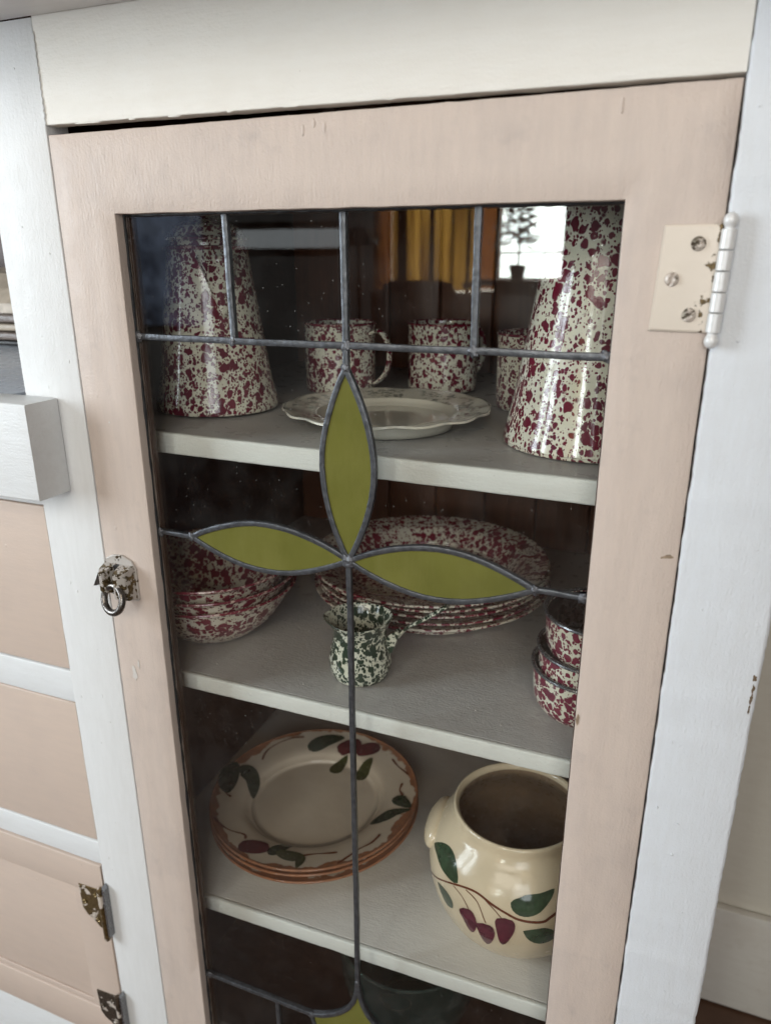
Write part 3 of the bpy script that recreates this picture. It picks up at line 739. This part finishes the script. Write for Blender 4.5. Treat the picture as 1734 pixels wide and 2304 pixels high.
# three stacked cups with steel rims
for i, (z, r, dx, dy) in enumerate(((0, .0475, -.0045, .003), (.0190, .0462, -.002, .002), (.0520, .0442, 0, .0))):
    h = (.0415, .0400, .0400)[i]
    nm = ('bottom', 'middle', 'top')[i]
    t = thing('enamel_cup', (.401+dx, .112+dy, zB(0)+z+.0004), nm+' of the three stacked red speckled cups with grey metal rims', 'cup', 'stacked red speckled cups')
    lathe('body', 'red4', t, [(0, .0008), (r-.013, .0008), (r-.013, .0008), (r-.008, .0022), (r-.0032, .010), (r-.0014, .022), (r-.0006, h), (r-.0006, h), (r-.0016, h), (r-.0024, .022), (r-.0045, .010), (r-.010, .004), (r-.013, .003), (0, .0028)], 80, 3)
    rim_ring(t, r-.0002, h, .0017, 'steel_rim', 80)
    lathe('lining', 'dark_in', t, [(r-.0022, h-.0012), (r-.0030, .022), (r-.0050, .0105), (r-.0105, .0048), (r-.0135, .0036), (0, .0034)], 64, 3)

# ------------------------------------------------------------------ bottom shelf: fruit plates and jar
def fruit_plate_mat():
    t = NT('cream_earthenware_brown_edge'); v = t.coord()
    sp = t.n('ShaderNodeSeparateXYZ'); t.l(v, sp.inputs[0])
    rr = t.math('SQRT', t.math('ADD', t.math('POWER', sp.outputs[0], 2.), t.math('POWER', sp.outputs[1], 2.)))
    wob = t.ramp(t.noise(v, 26, 3, .6), .3, .7, -.008, .0065)
    fin = t.ramp(t.noise(v, 140, 3, .6), .3, .7, -.0012, .0012)
    e = t.math('ADD', t.math('ADD', rr, wob), fin)
    mk = t.ramp(e, .1135, .1152)
    und = t.ramp(rr, .1180, .1192)
    mk = t.math('MAXIMUM', mk, und)
    br = t.mix(t.ramp(t.noise(v, 90, 4), .3, .7), c4(.36, .125, .042), c4(.22, .075, .026))
    cr = t.mix(t.ramp(t.noise(v, 30, 3), .3, .7), c4(.70, .61, .49), c4(.64, .55, .44))
    c = t.mix(t.math('MULTIPLY', mk, .92), cr, br)
    return t.end(t.pbr(c, .16, 0, t.bump(t.noise(v, 70, 3), .0012, .35), coat=.4))
M['fruit_plate'] = fruit_plate_mat()
M['leaf_paint'] = plain('painted_leaf_green', c4(.035, .058, .030), .2, 0, .5, 130, .0004, .3)
M['leaf_paint2'] = plain('painted_leaf_light', c4(.075, .085, .03), .2, 0, .5, 130, .0004, .3)
M['apple_paint'] = plain('painted_fruit_red', c4(.13, .028, .035), .2, 0, .5, 60, .0004, .3)
M['twig_paint'] = plain('painted_twig_brown', c4(.20, .065, .028), .25, 0, .4, 120, .0004, .2)
APROF = [(.0, .0080), (.068, .0080), (.0735, .0090), (.0785, .0125), (.082, .0160), (.090, .0188), (.106, .0212), (.1185, .0232), (.1215, .0236)]
def ap_z(r):
    for (a, za), (b, zb_) in zip(APROF[:-1], APROF[1:]):
        if r <= b: return za+(zb_-za)*(r-a)/(b-a)
    return APROF[-1][1]
AP = [(0, .002), (.062, .002), (.062, .0005), (.062, .0005), (.066, .0005), (.066, .0005), (.069, .004), (.0755, .0085), (.082, .0125), (.092, .0158), (.108, .0188), (.1195, .0212), (.1215, .0222), (.1215, .0236), (.1200, .0243)]+[(r, z+.0004) for r, z in APROF[::-1][1:]]
top = None
for i in range(3):
    dx, dy = ((.001, -.001), (-.001, .0005), (0, 0))[i]
    nm = ('bottom', 'middle', 'top')[i]
    x = .0972+dx
    t = thing('fruit_plate', (x, .1797+dy, zC(x)+.0006+i*.0072), nm+' cream plate with brown edge'+(', showing painted fruit and leaves' if i == 2 else ' under the fruit painted one'), 'plate', 'stacked brown edged plates', (0, -.027, 0))
    lathe('body', 'fruit_plate', t, AP, 112, 3)
    t.children[0].rotation_euler[2] = i*2.1
    top = t
def motif(name, mat, parent, path, width, surf, lift, k=5, n=4, sharp=True):
    """painted shape laid on a curved surface: a strip along a path with a width profile"""
    pts = spline([(a, b, 0) for a, b in path], k); vs, fs = [], []; m_ = len(pts)
    P3 = [surf(p.x, p.y, lift) for p in pts]
    for i in range(m_):
        a, b = P3[max(i-1, 0)], P3[min(i+1, m_-1)]; d = (b[0]-a[0]).normalized(); nn = P3[i][1]
        s_ = nn.cross(d).normalized(); ww = width(i/(m_-1))
        for j in range(n+1):
            q = P3[i][0]+s_*(ww*(2*j/n-1)); vs.append(q)
    for i in range(m_-1):
        for j in range(n): a = i*(n+1)+j; fs.append((a, a+1, a+n+2, a+n+1))
    return vs, fs, name, mat, parent
def lay(mf, project):
    vs, fs, name, mat, parent = mf
    o = link(name, mesh(name, [project(v) for v in vs], fs), mat, parent, 'all'); return o
def leafw(w_, tip=.8): return lambda q: w_*(math.sin(math.pi*min(1, q**tip))**.8)+.00005
def fruitw(w_): return lambda q: w_*math.sqrt(max(0, 1-(2*q-1)**2))+.00005
def psurf(a, r, lift): 
    a = R(a); return Vector((r*math.sin(a), -r*math.cos(a), ap_z(r)+lift)), Vector((0, 0, 1))
def pproj(l):
    return lambda v: (v.x, v.y, ap_z(min(.1212, math.hypot(v.x, v.y)))+.0004+l)
def on_plate(name, mat, path, wf, l=.0003):
    l += .0006
    lay(motif(name, mat, top, path, wf, psurf, .001), pproj(l))
LP, LP2 = 'leaf_paint', 'leaf_paint2'
on_plate('painted_leaf', LP, [(-97, .117), (-87, .113), (-76, .107), (-69, .103)], leafw(.0120))
on_plate('painted_leaf', LP, [(-92, .108), (-94, .098), (-88, .083), (-71, .074)], leafw(.0105), .0005)
on_plate('painted_leaf', LP, [(-1, .105), (2, .092), (9.7, .076)], leafw(.0075))
on_plate('painted_leaf', LP2, [(2, .097), (10, .1000), (18, .104), (17.5, .119)], leafw(.0078), .0005)
on_plate('painted_leaf', LP, [(74, .083), (84, .092), (90, .101), (94, .118)], leafw(.0075))
on_plate('painted_leaf', LP, [(106, .097), (101, .102), (95, .117)], leafw(.0085), .0005)
on_plate('painted_leaf', LP, [(-148, .085), (-160, .098), (-175, .107)], leafw(.0110))
on_plate('painted_leaf', LP2, [(180, .052), (181, .063), (176, .082)], leafw(.0085))
on_plate('painted_leaf', LP2, [(147, .060), (153, .075), (155, .092)], leafw(.0085))
on_plate('painted_fruit', 'apple_paint', [(-20, .112), (-13, .104), (-3.5, .0955)], fruitw(.0110), .0007)
on_plate('painted_fruit', 'apple_paint', [(186, .083), (179, .094), (172, .106)], fruitw(.0110), .0007)
on_plate('painted_fruit', 'apple_paint', [(171, .088), (164, .099), (157, .110)], fruitw(.0110), .0009)
for pth in ([(-48, .117), (-40, .112), (-34, .1065), (-26, .097), (-22, .100)], [(18.9, .0982), (27.8, .0965), (40.4, .1003)], [(38, .118), (45, .112), (52, .1075), (60.6, .1078), (69, .105)],
            [(-109.9, .096), (-119.5, .1063), (-136.0, .1111), (-146, .109)], [(143.4, .1078), (134.3, .1076), (124, .114)], [(-66, .098), (-69, .105), (-75, .112)], [(106, .104), (112, .100), (118, .104)]):
    on_plate('painted_twig', 'twig_paint', pth, lambda q: .0011+.0004*math.sin(q*9), .0002)

M['jar'] = plain('cream_glazed_earthenware', c4(.69, .575, .40), .18, 0, .07, 30, .0012, .25)
M['jar_in'] = plain('brown_glaze_inside', c4(.27, .19, .12), .3, 0, .3, 60, .0006, .2)
JX, JY = .347, .128
jar = thing('bean_pot', (JX, JY, zC(JX)+.0008), 'cream glazed open jar with painted buds, leaves and a lug handle', 'jar', None, (0, -.027, 0))
JP = [(.050, .0), (.066, .012), (.079, .035), (.085, .062), (.084, .085), (.073, .108), (.062, .124), (.060, .131)]
lathe('body', 'jar', jar, [(0, .002), (.046, .002), (.049, .0005), (.053, .001), (.059, .005), (.066, .012), (.0735, .023), (.079, .035), (.0830, .048), (.085, .062), (.0856, .074), (.084, .087), (.0795, .0985), (.0725, .1085), (.0655, .1165), (.0625, .1225), (.0622, .127), (.0618, .1305), (.0600, .1320), (.0575, .1305), (.0565, .127), (.0575, .1215)], 112, 4)
lathe('lining', 'jar_in', jar, [(.0565, .1262), (.0575, .1212), (.061, .115), (.068, .1065), (.075, .096), (.079, .085), (.080, .070), (.078, .050), (.073, .033), (.062, .015), (.045, .008), (0, .007)], 96, 4)
def jr(z):
    pr = [(.050, 0), (.059, .005), (.066, .012), (.0735, .023), (.079, .035), (.0830, .048), (.085, .062), (.0856, .074), (.084, .087), (.0795, .0985), (.0725, .1085), (.0655, .1165)]
    for (a, za), (b, zb_) in zip(pr[:-1], pr[1:]):
        if z <= zb_: return a+(b-a)*(z-za)/(zb_-za)
    return pr[-1][0]
def jsurf(a, z, lift):
    a = R(a); r = jr(z)+lift; return Vector((r*math.sin(a), -r*math.cos(a), z)), Vector((math.sin(a), -math.cos(a), 0))
def jproj(l):
    def f(v):
        r = jr(v.z)+.0005+l; q = math.hypot(v.x, v.y); return (v.x/q*r, v.y/q*r, v.z)
    return f
def on_jar(name, mat, path, wf, l=.0): lay(motif(name, mat, jar, path, wf, jsurf, .0, n=6), jproj(l))
M['jar_leaf'] = plain('jar_leaf_green', c4(.045, .088, .045), .14, 0, .55, 110, .0002, .5)
M['jar_bud'] = plain('jar_bud_plum', c4(.13, .022, .042), .14, 0, .55, 90, .0002, .5)
M['jar_twig'] = plain('jar_twig_brown', c4(.15, .04, .018), .15, 0, .3, 60, .0002, .5)
on_jar('painted_branch', 'jar_twig', [(-62, .062), (-54.6, .0678), (-34.2, .0849), (-22.7, .0912), (-13.2, .0926), (-3.7, .0886), (4.8, .0842), (11.2, .0802), (19, .0779), (27, .0775), (31.5, .0811), (38, .087)], lambda q: .0007+.0008*q)
for pth in ([(-30.8, .0858), (-23.7, .0821), (-18.5, .0747), (-18, .070)], [(-21.3, .0901), (-12.5, .0852), (-6.5, .0667)], [(-9.2, .0912), (-2.4, .0851), (2.8, .0778)]):
    on_jar('painted_stalk', 'jar_twig', pth, lambda q: .00045)
for pth, ww in (([(-63, .0935), (-52, .098), (-40, .0972), (-28, .0905)], .0095), ([(-47, .070), (-38, .0655), (-31, .0590)], .0085),
                ([(36, .103), (25.4, .0952), (15.5, .0912), (7.6, .0935)], .0088), ([(15.5, .0675), (24.3, .0615), (36, .059)], .0100)):
    on_jar('painted_leaf', 'jar_leaf', pth, leafw(ww, 1.35 if pth[0][0] > -60 and pth[0][0] < 30 and pth[0][0] != 36 else 1.3))
def budw(w_): return lambda q: w_*(math.sin(math.pi*q**.62)**.75 if 0 < q < 1 else 0)+.00005
for pth in ([(-21.5, .0715), (-17.8, .0610), (-16.8, .0445)], [(-8.3, .0655), (-6.6, .0545), (-6.7, .0368)], [(4.6, .0790), (5.0, .0660), (3.5, .0448)]):
    on_jar('painted_bud', 'jar_bud', pth, budw(.0088), .0002)
# lug handle on the left
for az in (R(-88), R(92)):
    o = blob('lug_handle', 'jar', jar, (0, 0, 0), 1, (.0125, .0330, .0185), 1, .0, 4)
    for v in o.data.vertices: v.co.x = max(v.co.x, -.0060)
    o.location = (.0785*math.sin(az), -.0785*math.cos(az), .0890)
    o.rotation_euler = (0, R(-16), az-math.pi/2)
# green glass bowl below the bottom shelf
M['green_glass'] = glass_mat('green_bowl_glass', .09, (.50, .68, .62), .16)
nt_ = M['green_glass'].node_tree; on_ = next(n for n in nt_.nodes if n.type == 'OUTPUT_MATERIAL'); src_ = on_.inputs[0].links[0].from_socket
mx_ = nt_.nodes.new('ShaderNodeMixShader'); pb_ = nt_.nodes.new('ShaderNodeBsdfPrincipled'); pb_.inputs['Base Color'].default_value = (.10, .16, .145, 1); pb_.inputs['Roughness'].default_value = .08
mx_.inputs[0].default_value = .22; nt_.links.new(src_, mx_.inputs[1]); nt_.links.new(pb_.outputs[0], mx_.inputs[2]); nt_.links.new(mx_.outputs[0], on_.inputs[0])
t = thing('glass_bowl', (.219, .176, -.9795), 'green tinted clear glass bowl in the dark space under the lowest shelf', 'bowl')
lathe('body', 'green_glass', t, [(0, .002), (.040, .002), (.045, .001), (.055, .012), (.072, .050), (.082, .095), (.085, .140), (.0862, .150), (.0855, .152), (.083, .150), (.080, .138), (.077, .095), (.067, .052), (.051, .016), (.040, .008), (0, .008)], 72, 4)
rim_ring(t, .0850, .1505, .0020, 'green_glass', 72)
# box with sloping front on the counter at the far left
M['box_beige'] = plain('beige_stone_look', c4(.50, .42, .33), .45, 0, .35, 60, .0008)
M['box_dark'] = plain('dark_iron', c4(.03, .028, .027), .4, .2, .3, 90, .0005)
M['box_brown'] = plain('brown_moulding', c4(.17, .13, .11), .4, 0, .3, 90, .0005)
t = thing('bread_box', (-.52, .33, -.189), 'beige sloping fronted box on moulded brown base, on the counter at far left', 'box')
prof = [(-.05, .040), (-.05, .052), (-.035, .070), (-.01, .088), (.03, .095), (.06, .095), (.06, .040)]
vs = [(x, y, z) for x in (-.25, .165) for y, z in prof]; k = len(prof)
fs = [(i, (i+1) % k, (i+1) % k+k, i+k) for i in range(k)]+[tuple(range(k))[::-1], tuple(range(k, 2*k))]
me = mesh('body', vs, fs); fixn(me); link('body', me, 'box_beige', t)
for z0, z1, o_, mt in ((0, .007, .001, 'box_dark'), (.0075, .018, .008, 'box_brown'), (.0185, .028, .004, 'box_beige'), (.0285, .0395, .002, 'box_brown')):
    board('base_moulding', mt, t, -.26-o_, .175+o_, -.06-o_, .07, z0, z1, 'x', r=.003, n=6, jit=0)

# ------------------------------------------------------------------ far side of the room, seen mirrored in the glass
M['pane_light'] = emit('bright_window_pane', (.93, 1.0, .96), 24)
M['sky_glow'] = emit('sunlit_window_behind_curtain', (1.0, .93, .80), 7)
M['frame_w'] = wood('window_frame_wood', c4(.20, .085, .03), c4(.12, .05, .02), .5, .3)
t_ = NT('yellow_curtain'); tl2 = t_.n('ShaderNodeBsdfTranslucent'); v_ = t_.coord((1, 1, .1))
t_.l(t_.mix(t_.ramp(t_.noise(v_, 16, 4), .35, .65), c4(.50, .30, .07), c4(.17, .085, .02)), tl2.inputs[0]); M['curtain'] = t_.end(tl2.outputs[0])
t_ = NT('brown_backlit_sheet'); tl2 = t_.n('ShaderNodeBsdfTranslucent'); tl2.inputs[0].default_value = c4(.42, .16, .045); M['brown_glow'] = t_.end(tl2.outputs[0])
WY = -4.0
win = thing('far_window', (0, WY, 0), 'bright bare window mirrored in the upper right pane', 'window')
def slab(name, mat, parent, x0, x1, y0, y1, z0, z1):
    vs, fs = board_data(x0, x1, y0, y1, z0, z1, 'x', r=.006, n=2, jit=0); me = mesh(name, vs, fs); fixn(me); return link(name, me, mat, parent, True)
for (x0, x1) in ((-.605, -.245),):
    for (z0, z1) in ((-.200, -.066), (-.058, .35), (.36, .75)):
        slab('pane', 'pane_light', win, x0, x1, -.03, -.02, z0, z1)
slab('frame', 'frame_w', win, -.632, -.607, -.03, .03, -.30, .80); slab('frame', 'frame_w', win, -.243, -.15, -.03, .03, -.30, .80)
slab('frame', 'frame_w', win, -.606, -.244, -.03, .03, -.30, -.202)

cw = thing('curtained_window', (0, WY, 0), 'window behind glowing yellow curtains, mirrored in the third upper pane', 'window')
slab('pane', 'sky_glow', cw, -1.40, -.63, -.16, -.14, -.30, .80)
slab('apron', 'frame_w', cw, -1.45, -.62, -.10, -.09, -1.16, -.28)
def curtain(mat, x0, x1, fr):
    vs, fs = [], []; n = 40
    for i in range(n+1):
        x = x0+(x1-x0)*i/n; y = -.07+.018*math.sin(i*fr)
        vs += [(x, y, -.27), (x, y, .85)]
    for i in range(n): fs.append((2*i, 2*i+2, 2*i+3, 2*i+1))
    o = link('curtain', mesh('curtain', vs, fs), mat, cw, 'all'); return o
curtain('curtain', -1.30, -.775, .9); curtain('brown_glow', -.774, -.62, .8); curtain('brown_glow', -1.42, -1.302, .8)  # brown sheets stand in for lit brown wood, backlit to glow
for x, h_ in ((-1.03, .014), (-1.22, .03), (-.90, .006), (-.80, .010)): slab('mullion', 'frame_w', cw, x-h_, x+h_, -.05, -.03, -.8, .85)
# chair in front of the curtains
M['chair'] = wood('chair_wood', c4(.16, .06, .03), c4(.10, .035, .02), .35, .4)
t = thing('wooden_chair', (-.965, -3.8, -1.168), 'dark red-brown chair back mirrored below the yellow curtains', 'chair')
bk = [(-.23, .48), (.23, .48), (.225, .90), (.20, .95), (.14, .972), (-.14, .972), (-.20, .95), (-.225, .90)]
prism('backrest', 'chair', t, bk, .18, .21, .01)
slab('seat', 'chair', t, -.23, .23, -.22, .18, .43, .47)
for x in (-.2, .2):
    for y in (-.2, .19): tube('leg', 'chair', t, [(x, y, 0), (x, y, .44)], .018)
# lamp with a broad shade
M['lamp_dark'] = plain('dark_lamp_shade', c4(.05, .04, .04), .5)
t = thing('table_lamp', (-1.15, -3.2, -1.168), 'dark lamp with a wide shade mirrored left of the yellow curtains', 'lamp')
lathe('shade', 'lamp_dark', t, [(.02, 1.235), (.05, 1.225), (.095, 1.18), (.105, 1.155), (.098, 1.155), (.045, 1.21), (.02, 1.22)], 32, 3)
lathe('stand', 'lamp_dark', t, [(0, 0), (.12, 0), (.12, 0), (.11, .02), (.015, .04), (.011, .6), (.011, 1.22), (0, 1.222)], 20, 2)
# potted plant against the bright window
M['plant_leaf'] = plain('plant_leaf', c4(.05, .07, .025), .4, 0, .4, 20)
M['plant_pot'] = plain('plant_pot_clay', c4(.10, .05, .035), .6)
t = thing('potted_plant', (-.475, -3.88, -.205), 'dark potted plant on the sill, mirrored against the bright window', 'plant')
lathe('pot', 'plant_pot', t, [(0, 0), (.035, 0), (.035, 0), (.046, .06), (.049, .075), (.044, .075), (.04, .06), (0, .055)], 24, 2)
tube('stem', 'plant_leaf', t, [(0, 0, .05), (.008, 0, .16), (-.004, 0, .25), (.012, 0, .40)], .006, n=6)
for i in range(80):
    a = random.uniform(0, 2*math.pi); z = .17+.26*(i/80); r0 = random.uniform(.0, .07)*(1-.6*i/80); L = random.uniform(.08, .13)
    d = Vector((math.cos(a), math.sin(a), random.uniform(-.5, .5))).normalized(); s_ = d.cross(Vector((0, 0, 1))).normalized()
    o_ = Vector((math.cos(a)*r0, math.sin(a)*r0, z))
    vs = [o_, o_+d*L*.45+s_*L*.26+Vector((0, 0, .01)), o_+d*L, o_+d*L*.45-s_*L*.26+Vector((0, 0, .01))]
    link('leaf', mesh('leaf', vs, [(0, 1, 2), (0, 2, 3)]), 'plant_leaf', t)
slab_t = thing('window_sill', (0, WY, 0), 'wooden sill below the bright mirrored window', 'sill')
slab('board', 'frame_w', slab_t, -.75, -.10, .031, .26, -.24, -.206)
# added glowing strip for the bright bar mirrored in the second upper pane
M['strip'] = emit('pale_bar_glow', (.9, .97, 1.0), 1.5)
t = thing('glow_bar', (0, WY, 0), 'pale glowing band standing in for a bright bar mirrored in the second upper pane from the left', 'window')
slab('pane', 'strip', t, -2.42, -1.66, -.03, -.02, -.01, .105)
slab('frame', 'frame_w', t, -2.50, -1.58, -.03, .02, -.06, -.012); slab('frame', 'frame_w', t, -2.50, -1.58, -.03, .02, .107, .15)
t_ = NT('bluish_haze_glow'); e_ = t_.n('ShaderNodeEmission'); v_ = t_.coord()  # made-up glowing panel, mottled to give the bluish haze in the glass
k_ = t_.noise(v_, 3.2, 4, .65)
t_.l(t_.mix(t_.ramp(k_, .35, .65), c4(.06, .07, .10), c4(.55, .68, .95)), e_.inputs[0]); e_.inputs[1].default_value = .95; M['haze_glow'] = t_.end(e_.outputs[0])
t = thing('haze_panel', (0, WY, 0), 'dim bluish glowing panel added for the haze mirrored in the upper left pane', 'window')
slab('pane', 'haze_glow', t, -3.75, -2.62, -.03, -.02, -.55, .70)
slab('frame', 'frame_w', t, -3.80, -2.57, -.03, .02, -.60, -.552); slab('frame', 'frame_w', t, -2.619, -2.57, -.03, .02, -.551, .75)
